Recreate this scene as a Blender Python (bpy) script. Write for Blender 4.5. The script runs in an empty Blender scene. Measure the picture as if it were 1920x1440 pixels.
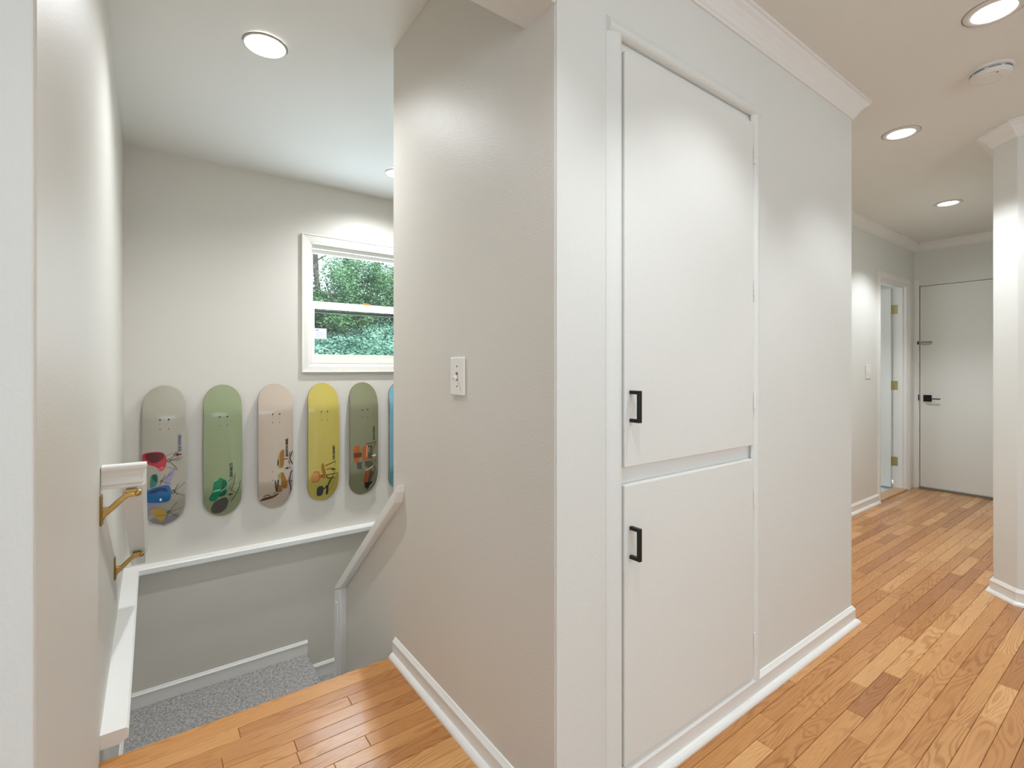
import bpy, bmesh, math, random
from mathutils import Vector, Matrix, noise
random.seed(7)
S = bpy.context.scene
COL = S.collection

# ------------------------------------------------------------------ camera
cam = bpy.data.cameras.new('camera'); camo = bpy.data.objects.new('camera', cam); COL.objects.link(camo)
camo.location = (0, 0, 1.2); camo.rotation_euler = (math.radians(90), 0, math.radians(-36.11))
cam.sensor_width = 36; cam.lens = 36 * 924.4 / 1920; cam.shift_y = -29.2 / 1920
cam.clip_start = 0.02; cam.clip_end = 300
S.camera = camo
# ------------------------------------------------------------------ view, world, sun
S.view_settings.view_transform = 'Standard'; S.view_settings.look = 'None'
S.view_settings.gamma = 1; S.view_settings.use_curve_mapping = False
S.view_settings.exposure = 0.0
S.cycles.use_denoising = True
S.cycles.max_bounces = 10; S.cycles.diffuse_bounces = 6; S.cycles.transparent_max_bounces = 12
S.cycles.sample_clamp_indirect = 4
W = bpy.data.worlds.new('world'); S.world = W; W.use_nodes = True
bg = W.node_tree.nodes['Background']; bg.inputs[0].default_value = (.82, .90, 1.0, 1); bg.inputs[1].default_value = 2.2
sun = bpy.data.lights.new('sun', 'SUN'); suno = bpy.data.objects.new('sun', sun); COL.objects.link(suno)
sun.energy = 7; sun.angle = .02; sun.color = (1, .95, .86); suno.rotation_euler = (math.radians(38), math.radians(12), math.radians(8))

def area(name, loc, rot, sx, sy, power, col):
    l = bpy.data.lights.new(name, 'AREA'); l.shape = 'RECTANGLE'; l.size = sx; l.size_y = sy
    l.energy = power; l.color = col
    o = bpy.data.objects.new(name, l); o.location = loc; o.rotation_euler = [math.radians(a) for a in rot]; COL.objects.link(o)
    return o
# added fill lamps behind the camera, standing in for daylight from unseen windows
area('daylight_fill_rear', (.3, -3.1, 1.45), (114, 0, 0), 3.6, 1.7, 68, (.80, .95, 1.08))
area('daylight_fill_left', (-2.7, -1.2, 1.45), (108, 0, -90), 2.4, 1.6, 22, (.70, .90, 1.15))
# daylight entering by the stair window
area('daylight_stair', (1.27, 3.66, 1.64), (-108, 0, 0), .8, .8, 17, (.84, .97, 1.1))
# daylight in the room behind the open hall door
area('daylight_side_room', (4.6, 2.9, 1.6), (90, 0, 0), 1.0, 1.0, 16, (.85, .92, 1.0))

CEIL = 2.453
def zstair(y): return 2.464 + (3.53 - y) * .0489

# ------------------------------------------------------------------ materials
def newmat(name):
    m = bpy.data.materials.new(name); m.use_nodes = True
    nt = m.node_tree; b = nt.nodes['Principled BSDF']
    return m, nt, b
def srgb(r, g, b):
    f = lambda c: ((c / 255) / 12.92 if c / 255 <= .04045 else ((c / 255 + .055) / 1.055) ** 2.4)
    return (f(r), f(g), f(b), 1)
def paint(name, col, rough=.5, bump=.0, scale=220, var=.0, metal=0, spec=.5):
    m, nt, b = newmat(name)
    b.inputs['Base Color'].default_value = srgb(*col); b.inputs['Roughness'].default_value = rough
    b.inputs['Metallic'].default_value = metal; b.inputs['Specular IOR Level'].default_value = spec
    g = nt.nodes.new('ShaderNodeNewGeometry')
    if bump:
        n = nt.nodes.new('ShaderNodeTexNoise'); n.inputs['Scale'].default_value = scale; n.inputs['Detail'].default_value = 3
        nt.links.new(g.outputs['Position'], n.inputs['Vector'])
        bp = nt.nodes.new('ShaderNodeBump'); bp.inputs['Strength'].default_value = bump; bp.inputs['Distance'].default_value = .002
        nt.links.new(n.outputs[0], bp.inputs['Height']); nt.links.new(bp.outputs[0], b.inputs['Normal'])
    if var:
        n2 = nt.nodes.new('ShaderNodeTexNoise'); n2.inputs['Scale'].default_value = 1.7; n2.inputs['Detail'].default_value = 2
        nt.links.new(g.outputs['Position'], n2.inputs['Vector'])
        r = nt.nodes.new('ShaderNodeValToRGB'); r.color_ramp.elements[0].position = .3; r.color_ramp.elements[1].position = .7
        c = srgb(*col)
        r.color_ramp.elements[0].color = (c[0] * (1 - var), c[1] * (1 - var), c[2] * (1 - var), 1)
        r.color_ramp.elements[1].color = (min(1, c[0] * (1 + var)), min(1, c[1] * (1 + var)), min(1, c[2] * (1 + var)), 1)
        nt.links.new(n2.outputs[0], r.inputs[0]); nt.links.new(r.outputs[0], b.inputs['Base Color'])
    return m
def emis(name, col, st):
    m, nt, b = newmat(name)
    b.inputs['Base Color'].default_value = (.9, .9, .9, 1)
    b.inputs['Emission Color'].default_value = (*col, 1); b.inputs['Emission Strength'].default_value = st
    return m

M = {}
M['greige'] = paint('greige_wall_paint', (217, 212, 203), .45, .25, 160, .012)
M['hallpaint'] = paint('off_white_wall_paint', (226, 227, 222), .5, .35, 140, .01)
M['ceilpaint'] = paint('ceiling_paint', (228, 227, 220), .8, .5, 110, .01)
M['stairceil'] = paint('stair_ceiling_paint', (240, 240, 237), .8, .1, 90)
M['trim'] = paint('white_trim_paint', (236, 235, 231), .35, .06, 60)
M['door'] = paint('door_paint', (230, 231, 226), .42, .45, 210, .008)
M['sash'] = paint('window_vinyl', (233, 229, 221), .35)
M['black'] = paint('matt_black_metal', (22, 21, 21), .4, metal=.2)
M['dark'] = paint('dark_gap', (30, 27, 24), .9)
M['brass'] = paint('antique_brass', (178, 150, 92), .3, .5, 60, .25, metal=1)
M['brassd'] = paint('pale_brass', (196, 182, 130), .35, .0, metal=.9)
M['plate'] = paint('switch_plastic', (238, 236, 230), .3)
M['slot'] = paint('screw_slot', (120, 114, 104), .5)
M['detector'] = paint('detector_plastic', (226, 223, 217), .45)
M['ring'] = paint('lamp_trim_ring', (214, 210, 202), .4)
M['lens'] = emis('lamp_lens', (1, .985, .95), 9)
M['tile'] = paint('pale_floor_tile', (206, 214, 220), .4)
M['threshold'] = paint('oak_threshold', (205, 160, 115), .4, .1, 40, .08)
M['bark'] = paint('tree_bark', (120, 112, 108), .9, .8, 18, .2)
M['paper'] = paint('sticker_paper', (235, 236, 242), .6)
M['print'] = paint('sticker_print', (150, 160, 200), .6)
M['amber'] = paint('amber_plastic', (210, 120, 25), .4)
M['wallext'] = paint('exterior_paint', (190, 185, 178), .8)

def leafmat(name, col, col2):
    m, nt, b = newmat(name)
    g = nt.nodes.new('ShaderNodeNewGeometry'); n = nt.nodes.new('ShaderNodeTexNoise'); n.inputs['Scale'].default_value = 2.3; n.inputs['Detail'].default_value = 6
    nt.links.new(g.outputs['Position'], n.inputs['Vector'])
    r = nt.nodes.new('ShaderNodeValToRGB'); r.color_ramp.elements[0].position = .35; r.color_ramp.elements[1].position = .65
    r.color_ramp.elements[0].color = srgb(*col); r.color_ramp.elements[1].color = srgb(*col2)
    nt.links.new(n.outputs[0], r.inputs[0]); nt.links.new(r.outputs[0], b.inputs['Base Color'])
    b.inputs['Roughness'].default_value = .55
    b.inputs['Transmission Weight'].default_value = 0
    return m
M['ivy'] = leafmat('ivy_leaf', (66, 120, 104), (150, 196, 180))
M['fern'] = leafmat('shrub_leaf', (58, 104, 74), (138, 178, 138))
M['tree'] = leafmat('tree_leaf', (66, 104, 48), (140, 170, 96))
M['evergreen'] = leafmat('evergreen_leaf', (42, 82, 52), (98, 138, 92))
M['soil'] = paint('hillside_soil', (70, 66, 48), .95, .5, 12, .2)

def glass():
    m = bpy.data.materials.new('window_glass'); m.use_nodes = True; nt = m.node_tree; nt.nodes.clear()
    o = nt.nodes.new('ShaderNodeOutputMaterial'); mx = nt.nodes.new('ShaderNodeMixShader'); mx.inputs[0].default_value = .05
    t = nt.nodes.new('ShaderNodeBsdfTransparent'); t.inputs[0].default_value = (.93, .97, .96, 1)
    g = nt.nodes.new('ShaderNodeBsdfGlossy'); g.inputs['Roughness'].default_value = .02
    nt.links.new(t.outputs[0], mx.inputs[1]); nt.links.new(g.outputs[0], mx.inputs[2]); nt.links.new(mx.outputs[0], o.inputs[0])
    return m
M['glass'] = glass()

def oak():
    m, nt, b = newmat('oak_strip_flooring')
    N = nt.nodes.new; L = nt.links.new
    g = N('ShaderNodeNewGeometry'); at = N('ShaderNodeAttribute'); at.attribute_name = 'off'; tn = N('ShaderNodeAttribute'); tn.attribute_name = 'tone'
    add = N('ShaderNodeVectorMath'); add.operation = 'ADD'; L(g.outputs['Position'], add.inputs[0]); L(at.outputs['Vector'], add.inputs[1])
    mp = N('ShaderNodeMapping'); mp.inputs['Scale'].default_value = (1.9, 15, 1); L(add.outputs[0], mp.inputs[0])
    n1 = N('ShaderNodeTexNoise'); n1.inputs['Scale'].default_value = 1.0; n1.inputs['Detail'].default_value = 1.4; n1.inputs['Roughness'].default_value = .35; n1.inputs['Distortion'].default_value = .25
    L(mp.outputs[0], n1.inputs['Vector'])
    mu = N('ShaderNodeMath'); mu.operation = 'MULTIPLY'; mu.inputs[1].default_value = 115; L(n1.outputs[0], mu.inputs[0])
    si = N('ShaderNodeMath'); si.operation = 'SINE'; L(mu.outputs[0], si.inputs[0])
    mr = N('ShaderNodeMapRange'); mr.inputs[1].default_value = -.2; mr.inputs[2].default_value = 1.0; L(si.outputs[0], mr.inputs[0])
    # fibres
    mp2 = N('ShaderNodeMapping'); mp2.inputs['Scale'].default_value = (9, 330, 1); L(add.outputs[0], mp2.inputs[0])
    n2 = N('ShaderNodeTexNoise'); n2.inputs['Scale'].default_value = 1; n2.inputs['Detail'].default_value = 3; L(mp2.outputs[0], n2.inputs['Vector'])
    # blotches
    mp3 = N('ShaderNodeMapping'); mp3.inputs['Scale'].default_value = (2.2, 9, 1); L(add.outputs[0], mp3.inputs[0])
    n3 = N('ShaderNodeTexNoise'); n3.inputs['Scale'].default_value = 1; n3.inputs['Detail'].default_value = 4; L(mp3.outputs[0], n3.inputs['Vector'])
    gm = N('ShaderNodeMath'); gm.operation = 'MULTIPLY'; L(mr.outputs[0], gm.inputs[0])
    bl = N('ShaderNodeMapRange'); bl.inputs[1].default_value = .38; bl.inputs[2].default_value = .62; bl.inputs[3].default_value = .12; bl.inputs[4].default_value = .62
    L(n3.outputs[0], bl.inputs[0]); L(bl.outputs[0], gm.inputs[1])
    ramp = N('ShaderNodeValToRGB'); e = ramp.color_ramp.elements
    e[0].position = 0; e[0].color = srgb(170, 110, 58); e[1].position = 1; e[1].color = srgb(220, 168, 108)
    x = ramp.color_ramp.elements.new(.5); x.color = srgb(196, 138, 78)
    L(tn.outputs['Fac'], ramp.inputs[0])
    mix = N('ShaderNodeMix'); mix.data_type = 'RGBA'; mix.blend_type = 'MULTIPLY'
    L(gm.outputs[0], mix.inputs[0]); L(ramp.outputs[0], mix.inputs[6]); mix.inputs[7].default_value = (.56, .42, .30, 1)
    mix2 = N('ShaderNodeMix'); mix2.data_type = 'RGBA'; mix2.blend_type = 'MULTIPLY'
    fm = N('ShaderNodeMapRange'); fm.inputs[1].default_value = .5; fm.inputs[2].default_value = .7; fm.inputs[3].default_value = 0; fm.inputs[4].default_value = .5
    L(n2.outputs[0], fm.inputs[0]); L(fm.outputs[0], mix2.inputs[0]); L(mix.outputs[2], mix2.inputs[6]); mix2.inputs[7].default_value = (.72, .6, .48, 1)
    L(mix2.outputs[2], b.inputs['Base Color'])
    b.inputs['Roughness'].default_value = .27; b.inputs['Coat Weight'].default_value = .25; b.inputs['Coat Roughness'].default_value = .12
    bp = N('ShaderNodeBump'); bp.inputs['Strength'].default_value = .08; bp.inputs['Distance'].default_value = .001
    L(n2.outputs[0], bp.inputs['Height']); L(bp.outputs[0], b.inputs['Normal'])
    return m
M['oak'] = oak()

def carpet():
    m, nt, b = newmat('grey_loop_carpet')
    N = nt.nodes.new; L = nt.links.new
    g = N('ShaderNodeNewGeometry'); v = N('ShaderNodeTexVoronoi'); v.inputs['Scale'].default_value = 115
    L(g.outputs['Position'], v.inputs['Vector'])
    n = N('ShaderNodeTexNoise'); n.inputs['Scale'].default_value = 60; n.inputs['Detail'].default_value = 4; L(g.outputs['Position'], n.inputs['Vector'])
    r = N('ShaderNodeValToRGB'); r.color_ramp.elements[0].position = .3; r.color_ramp.elements[1].position = .7
    r.color_ramp.elements[0].color = srgb(172, 168, 165); r.color_ramp.elements[1].color = srgb(216, 213, 210)
    L(n.outputs[0], r.inputs[0])
    mix = N('ShaderNodeMix'); mix.data_type = 'RGBA'; mix.blend_type = 'MULTIPLY'; mix.inputs[0].default_value = .75
    r2 = N('ShaderNodeValToRGB'); r2.color_ramp.elements[0].position = .15; r2.color_ramp.elements[1].position = .75
    r2.color_ramp.elements[0].color = (1, 1, 1, 1); r2.color_ramp.elements[1].color = (.3, .3, .3, 1); L(v.outputs['Distance'], r2.inputs[0])
    L(r.outputs[0], mix.inputs[6]); L(r2.outputs[0], mix.inputs[7]); L(mix.outputs[2], b.inputs['Base Color'])
    b.inputs['Roughness'].default_value = .95
    bp = N('ShaderNodeBump'); bp.inputs['Strength'].default_value = .9; bp.inputs['Distance'].default_value = .004; bp.invert = True
    L(v.outputs['Distance'], bp.inputs['Height']); L(bp.outputs[0], b.inputs['Normal'])
    return m
M['carpet'] = carpet()

# ------------------------------------------------------------------ mesh helpers
def obj(name, bm, mat=None, parent=None, mats=None, smooth=False, bevel=0, seg=2):
    me = bpy.data.meshes.new(name); bm.normal_update(); bm.to_mesh(me); bm.free()
    for mm in (mats or [mat]): me.materials.append(mm)
    if smooth:
        for p in me.polygons: p.use_smooth = True
    o = bpy.data.objects.new(name, me); COL.objects.link(o)
    if parent: o.parent = parent; o.matrix_parent_inverse = Matrix.Translation(parent.location).inverted()
    if bevel:
        md = o.modifiers.new('bevel', 'BEVEL'); md.width = bevel; md.segments = seg; md.limit_method = 'ANGLE'; md.angle_limit = math.radians(40)
    return o
def box(bm, x0, x1, y0, y1, z0, z1, mi=0):
    vs = [bm.verts.new(p) for p in ((x0, y0, z0), (x1, y0, z0), (x1, y1, z0), (x0, y1, z0), (x0, y0, z1), (x1, y0, z1), (x1, y1, z1), (x0, y1, z1))]
    for q in ((3, 2, 1, 0), (4, 5, 6, 7), (0, 1, 5, 4), (1, 2, 6, 5), (2, 3, 7, 6), (3, 0, 4, 7)):
        f = bm.faces.new([vs[i] for i in q]); f.material_index = mi
def B(*a):
    bm = bmesh.new(); box(bm, *a); return bm
def prism(bm, pts, axis, a0, a1):
    """pts: 2-D polygon; axis 'x' -> (y,z), 'y' -> (x,z), 'z' -> (x,y)"""
    def P(p, a): return (a, p[0], p[1]) if axis == 'x' else ((p[0], a, p[1]) if axis == 'y' else (p[0], p[1], a))
    A = [bm.verts.new(P(p, a0)) for p in pts]; C = [bm.verts.new(P(p, a1)) for p in pts]; n = len(pts)
    bm.faces.new(A); bm.faces.new(C[::-1])
    for i in range(n): bm.faces.new((A[i], C[i], C[(i + 1) % n], A[(i + 1) % n]))
    bmesh.ops.recalc_face_normals(bm, faces=bm.faces)
def PR(pts, axis, a0, a1):
    bm = bmesh.new(); prism(bm, pts, axis, a0, a1); return bm
def sweep(bm, path, prof, side=1, closed_ends=True):
    """path: XY(Z) points; prof: (out, z) closed polygon. out is to the left (side=1) or right (-1) of travel."""
    n = len(path); rings = []
    P = [Vector((p[0], p[1], p[2] if len(p) > 2 else 0)) for p in path]
    def nrm(a, b):
        d = (b - a); d.z = 0; d.normalize(); return Vector((-d.y, d.x, 0)) * side
    for i in range(n):
        if i == 0: m = nrm(P[0], P[1])
        elif i == n - 1: m = nrm(P[-2], P[-1])
        else:
            a = nrm(P[i - 1], P[i]); b = nrm(P[i], P[i + 1]); m = (a + b); m = m / max(.2, m.dot(a))
        rings.append([bm.verts.new(P[i] + m * o + Vector((0, 0, z))) for o, z in prof])
    k = len(prof)
    for i in range(n - 1):
        for j in range(k):
            bm.faces.new((rings[i][j], rings[i][(j + 1) % k], rings[i + 1][(j + 1) % k], rings[i + 1][j]))
    if closed_ends: bm.faces.new(rings[0]); bm.faces.new(rings[-1][::-1])
    bmesh.ops.recalc_face_normals(bm, faces=bm.faces)
def SW(*a, **k):
    bm = bmesh.new(); sweep(bm, *a, **k); return bm
def lathe(bm, prof, c, axis=(0, 0, 1), seg=40):
    """prof: (r, h) pairs revolved about axis through c"""
    ax = Vector(axis).normalized(); q = Vector((0, 0, 1)).rotation_difference(ax); rings = []
    for r, h in prof:
        rings.append([bm.verts.new(Vector(c) + q @ Vector((r * math.cos(2 * math.pi * i / seg), r * math.sin(2 * math.pi * i / seg), h))) for i in range(seg)] if r > 1e-6 else [bm.verts.new(Vector(c) + q @ Vector((0, 0, h)))])
    for a, b in zip(rings, rings[1:]):
        if len(a) == 1 and len(b) == 1: continue
        for i in range(seg):
            j = (i + 1) % seg
            if len(a) == 1: bm.faces.new((a[0], b[j], b[i]))
            elif len(b) == 1: bm.faces.new((a[i], a[j], b[0]))
            else: bm.faces.new((a[i], a[j], b[j], b[i]))
    bmesh.ops.recalc_face_normals(bm, faces=bm.faces)
def LA(*a, **k):
    bm = bmesh.new(); lathe(bm, *a, **k); return bm
def tube(bm, pts, rad, seg=10, flat=1.0):
    P = [Vector(p) for p in pts]; rings = []
    for i, p in enumerate(P):
        d = (P[min(i + 1, len(P) - 1)] - P[max(i - 1, 0)]).normalized()
        up = Vector((0, 0, 1)) if abs(d.z) < .9 else Vector((0, 1, 0))
        a = d.cross(up).normalized(); b = a.cross(d)
        r = rad[i] if isinstance(rad, (list, tuple)) else rad
        rings.append([bm.verts.new(p + a * (r * flat * math.cos(2 * math.pi * k / seg)) + b * (r * math.sin(2 * math.pi * k / seg))) for k in range(seg)])
    for A, C in zip(rings, rings[1:]):
        for k in range(seg): bm.faces.new((A[k], A[(k + 1) % seg], C[(k + 1) % seg], C[k]))
    bm.faces.new(rings[0][::-1]); bm.faces.new(rings[-1])
    bmesh.ops.recalc_face_normals(bm, faces=bm.faces)
def empty(name, loc, label, cat, group=None):
    o = bpy.data.objects.new(name, None); o.location = loc; o.empty_display_size = .05; COL.objects.link(o)
    o['label'] = label; o['category'] = cat
    if group: o['group'] = group
    return o
def tag(o, label, cat=None, group=None):
    o['label'] = label
    if cat: o['category'] = cat
    if group: o['group'] = group
    return o
def struct(name, bm, mat, label, **k):
    o = obj(name, bm, mat, **k); o['kind'] = 'structure'; o['label'] = label; return o

# ------------------------------------------------------------------ walls
XG, YC, XD, YD, YB, XC, YF, XE = -.13, .937, .82, 1.975, 3.53, 2.67, 1.635, 6.24
LOW = -2.6
# wall left of the opening, facing the camera, and its return running down the stairs
struct('wall_front_left', B(-2.9, XG - .002, YC, YC + .12, 0, CEIL), M['hallpaint'], 'pale cool white wall at the left edge of the picture', bevel=.003)
bm = bmesh.new()
prism(bm, [(YC + .004, 0), (YC + .004, 2.62), (YB + .15, 2.45), (YB + .15, LOW), (YC + .5, LOW), (YC + .5, 0)], 'x', XG - .10, XG)
bmesh.ops.recalc_face_normals(bm, faces=bm.faces)
struct('wall_stair_left', bm, M['greige'], 'beige wall running down the left side of the stairs', bevel=.004)
# cupboard wall facing the camera: boxes around the cupboard recess
DX0, DX1, DZ0, DZ1 = 1.045, 1.765, .076, 2.122
bm = bmesh.new()
box(bm, XD + .003, DX0, YC, YC + .11, 0, CEIL); box(bm, DX1, XC, YC, YC + .11, 0, CEIL)
box(bm, DX0, DX1, YC, YC + .11, 0, DZ0); box(bm, DX0, DX1, YC, YC + .11, DZ1, CEIL)
box(bm, DX0, DX1, YC + .06, YC + .11, DZ0, DZ1)
struct('wall_front_right', bm, M['hallpaint'], 'off white wall holding the built in cupboard doors')
struct('wall_hall_return', B(XC - .11, XC, YC + .11, YF, 0, CEIL), M['hallpaint'], 'short wall turning from the cupboard wall into the hall')
bm = bmesh.new()
prism(bm, [(YC + .003, 0), (YC + .003, 2.62), (YD, zstair(YD) + .05), (YD, LOW), (YC + .6, LOW), (YC + .6, 0)], 'x', XD, XD + .11)
struct('wall_stair_right', bm, M['greige'], 'beige wall with the light switch, right side of the stair opening', bevel=.006, seg=3)
struct('wall_stair_inner', B(XD + .11, 3.6, YD - .11, YD, LOW, 2.7), M['greige'], 'wall behind the cupboard along the lower stair flight')
# header over the opening
struct('wall_opening_header', B(XG, XD, YC, YC + .12, 2.12, 2.7), M['hallpaint'], 'wall above the stair opening')
# back wall of the stair with a window hole
WX0, WX1, WZ0, WZ1 = .868, 1.668, 1.222, 2.069
bm = bmesh.new()
for a in ((XG - .1, WX0, LOW, 2.75), (WX1, 3.6, LOW, 2.75), (WX0, WX1, LOW, WZ0), (WX0, WX1, WZ1, 2.75)):
    box(bm, a[0], a[1], YB, YB + .15, a[2], a[3])
struct('wall_stair_back', bm, M['greige'], 'beige wall behind the stairs with the window and skateboards')
struct('wall_stair_end', B(3.6, 3.7, YD - .1, YB + .15, LOW, 2.75), M['greige'], 'far end wall of the lower stair flight')
# hall walls
FX0, FX1, FZ = 5.29, 6.03, 2.025      # open doorway in the hall's left wall
bm = bmesh.new()
box(bm, XC - .11, FX0, YF, YF + .11, 0, CEIL); box(bm, FX1, XE + .12, YF, YF + .11, 0, CEIL); box(bm, FX0, FX1, YF, YF + .11, FZ, CEIL)
struct('wall_hall_left', bm, M['hallpaint'], 'off white wall on the left of the hall with the open doorway')
EY0, EY1, EZ = .815, 1.593, 2.026
bm = bmesh.new()
box(bm, XE, XE + .12, EY1, YF, 0, CEIL); box(bm, XE, XE + .12, .5, EY0, 0, CEIL); box(bm, XE, XE + .12, EY0, EY1, EZ, CEIL)
struct('wall_hall_end', bm, M['hallpaint'], 'off white wall at the end of the hall around the closed door')
P1, P2 = (3.64, .615), (3.55, .51)
bm = bmesh.new()
prism(bm, [(XE + .12, P1[1]), P1, P2, (P2[0], -3.3), (P2[0] + .3, -3.3), (P2[0] + .3, P1[1] - .2), (XE + .12, P1[1] - .2)], 'z', 0, CEIL)
struct('wall_hall_right', bm, M['hallpaint'], 'off white wall with clipped corner at the right edge of the picture', bevel=.003)
# front room behind the camera
struct('wall_room_rear', B(-2.9, 3.85, -3.4, -3.3, 0, CEIL), M['hallpaint'], 'rear wall of the front room')
struct('wall_room_left', B(-3.0, -2.9, -3.4, YC + .12, 0, CEIL), M['hallpaint'], 'left wall of the front room')
# side room behind the open hall door
bm = bmesh.new()
box(bm, 3.9, XE + .3, 3.3, 3.4, 0, CEIL); box(bm, 3.9, 4.0, YF + .11, 3.3, 0, CEIL); box(bm, XE + .2, XE + .3, YF + .11, 3.3, 0, CEIL)
struct('wall_side_room', bm, M['hallpaint'], 'walls of the room behind the open hall door')

# ceilings
bm = bmesh.new(); box(bm, -3.0, XE + .3, -3.4, YC + .12, CEIL, CEIL + .1); box(bm, XC - .11, XE + .3, YC + .12, 3.4, CEIL, CEIL + .1)
struct('ceiling', bm, M['ceilpaint'], 'textured off white ceiling of the front room and hall')
bm = PR([(YC + .12, zstair(YC + .12)), (YB + .15, zstair(YB + .15)), (YB + .15, zstair(YB) + .1), (YC + .12, zstair(YC + .12) + .1)], 'x', XG - .1, 3.7)
struct('ceiling_stair', bm, M['stairceil'], 'smooth pale ceiling above the stairs')

# ------------------------------------------------------------------ oak floor
bm = bmesh.new()
box(bm, -3.0, XE + .12, -3.4, YC + .15, -.25, -.019); box(bm, XC - .1, XE + .12, YC + .15, YF + .1, -.25, -.019); box(bm, XG - .1, XD + .1, YC + .15, 1.93, -.25, -.019)
floor = struct('floor', bm, M['dark'], 'oak strip floor running along the hall')
def plank_geo(bm, x0, x1, y0, y1, lay_t, lay_o):
    g = .0005; c = .0012; zt = 0.0 - random.random() * .0004
    x0 += g; x1 -= g; y0 += g; y1 -= g
    pts = [(x0, y0), (x1, y0), (x1, y1), (x0, y1)]; inn = [(x0 + c, y0 + c), (x1 - c, y0 + c), (x1 - c, y1 - c), (x0 + c, y1 - c)]
    r0 = [bm.verts.new((*p, -.018)) for p in pts]; r1 = [bm.verts.new((*p, zt - c)) for p in pts]; r2 = [bm.verts.new((*p, zt)) for p in inn]
    fs = [bm.faces.new(r2), bm.faces.new(r0[::-1])]
    for a, b in ((r0, r1), (r1, r2)):
        for i in range(4): fs.append(bm.faces.new((a[i], a[(i + 1) % 4], b[(i + 1) % 4], b[i])))
    t = random.random(); t = .5 + (t - .5) * (1.0 if random.random() < .75 else .45)
    off = Vector((random.uniform(-40, 40), random.uniform(-40, 40), random.uniform(0, 30)))
    for f in fs: f[lay_t] = t
    for f in fs:
        for lp in f.loops: lp[lay_o] = off
def new_plank_bm():
    bm = bmesh.new(); return bm, bm.faces.layers.float.new('tone'), bm.loops.layers.float_vector.new('off')
rest = new_plank_bm(); nplank = 0
def add_plank(x0, x1, y0, y1, seen):
    global nplank
    if x1 - x0 < .03 or y1 - y0 < .012: return
    if seen:
        b3 = new_plank_bm(); plank_geo(b3[0], x0, x1, y0, y1, b3[1], b3[2]); obj('plank', b3[0], M['oak'], floor); nplank += 1
    else: plank_geo(rest[0], x0, x1, y0, y1, rest[1], rest[2])
SWD = .0566; Y0 = .823
row_i = -75
while True:
    ya = Y0 + row_i * SWD; yb = ya + SWD; row_i += 1
    if ya > YF: break
    if ya < -3.3: continue
    yb = min(yb, YF)
    x = -3.0 + random.uniform(-.5, 0)
    xe = XE if ya > P1[1] - .1 else P2[0] + .1
    if ya > YC + .03:    # hall only
        xs0 = XC - .1
    else: xs0 = -2.9
    while x < xe:
        L = random.choice([.28, .36, .45, .55, .62, .75, .9, 1.05]) * random.uniform(.9, 1.1)
        a, b = max(x, xs0), min(x + L, xe)
        if b > a:
            # in view: right of the camera's lower right, i.e. the hall and the floor in front of it
            seen = (b > 1.35 and yb > .30 and b * .20 + .0 < (yb if b < 3.6 else 9)) if ya < P1[1] else b > 1.4
            if ya > P1[1] and b > 2.6: seen = True
            add_plank(a, b, ya, yb, seen)
        x += L
# floor inside the stair opening, with a wider nosing board
rows = [1.955 - .085]; y = 1.955 - .085
while y > YC + .1: y -= SWD; rows.append(y)
for i, ya in enumerate(rows):
    if i == 0: continue
    x = XG - random.random() * .4
    while x < XD:
        L = random.uniform(.35, .9); a, b = max(x, XG), min(x + L, XD)
        add_plank(a, b, max(ya, YC + .035), rows[i - 1], b > .3 and ya > 1.4); x += L
b3 = new_plank_bm(); random.seed(3)
plank_geo(b3[0], XG, XD - .002, 1.955 - .085, 1.955, b3[1], b3[2])
o = obj('stair_nosing', b3[0], M['oak'], floor)
md = o.modifiers.new('bevel', 'BEVEL'); md.width = .006; md.segments = 3
o = obj('joined_planks', rest[0], M['oak'], floor); o['kind'] = 'stuff'
random.seed(11)
# side room floor and threshold
struct('floor_side_room', B(3.9, XE + .2, YF + .07, 3.3, -.1, -.012), M['tile'], 'pale tiled floor behind the open hall door')
tag(obj('threshold', B(FX0, FX1, YF - .005, YF + .10, -.006, .012), M['threshold'], bevel=.004), 'pale oak threshold strip in the open hall doorway', 'threshold')

# ------------------------------------------------------------------ baseboards, crown, ledges
BB = [(0, .012), (.012, .012), (.012, .058), (.0135, .060), (.0135, .064), (.010, .069), (.007, .073), (.004, .078), (0, .080)]
SH = [(.012, 0), (.030, 0), (.0295, .006), (.026, .012), (.020, .017), (.012, .019)]
def baseboard(name, path, side, label):
    t = struct(name, SW(path, BB, side), M['trim'], label)
    s = obj('shoe_moulding', SW(path, SH, side), M['trim'], t)
    return t
baseboard('baseboard_front', [(XD, YC), (XC, YC), (XC, YF)], -1, 'white moulded baseboard under the cupboard wall')
baseboard('baseboard_stair_right', [(XD, YC + .002), (XD, 1.95)], 1, 'white moulded baseboard below the light switch wall')
baseboard('baseboard_hall_left', [(XC, YF), (FX0 - .054, YF)], -1, 'white moulded baseboard along the hall left of the open doorway')
baseboard('baseboard_hall_right', [(XE, P1[1]), P1, P2, (P2[0], -3.3)], -1, 'white moulded baseboard around the clipped wall corner')
CR = [(0, -.078), (.007, -.078), (.009, -.070), (.014, -.066), (.018, -.056), (.028, -.040), (.040, -.026), (.052, -.018), (.056, -.012), (.064, -.010), (.064, 0), (0, 0)]
def crown(name, path, side, label): return struct(name, SW(path, CR, side), M['trim'], label)
crown('trim_1', [(XD, YC, CEIL), (XC, YC, CEIL), (XC, YF, CEIL)], -1, 'white crown moulding above the cupboard wall')
crown('trim_2', [(XC, YF, CEIL), (XE, YF, CEIL), (XE, P1[1], CEIL)], -1, 'white crown moulding around the end of the hall')
crown('trim_3', [(XE, P1[1], CEIL), (*P1, CEIL), (*P2, CEIL), (P2[0], -3.3, CEIL)], -1, 'white crown moulding around the clipped wall corner')
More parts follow.
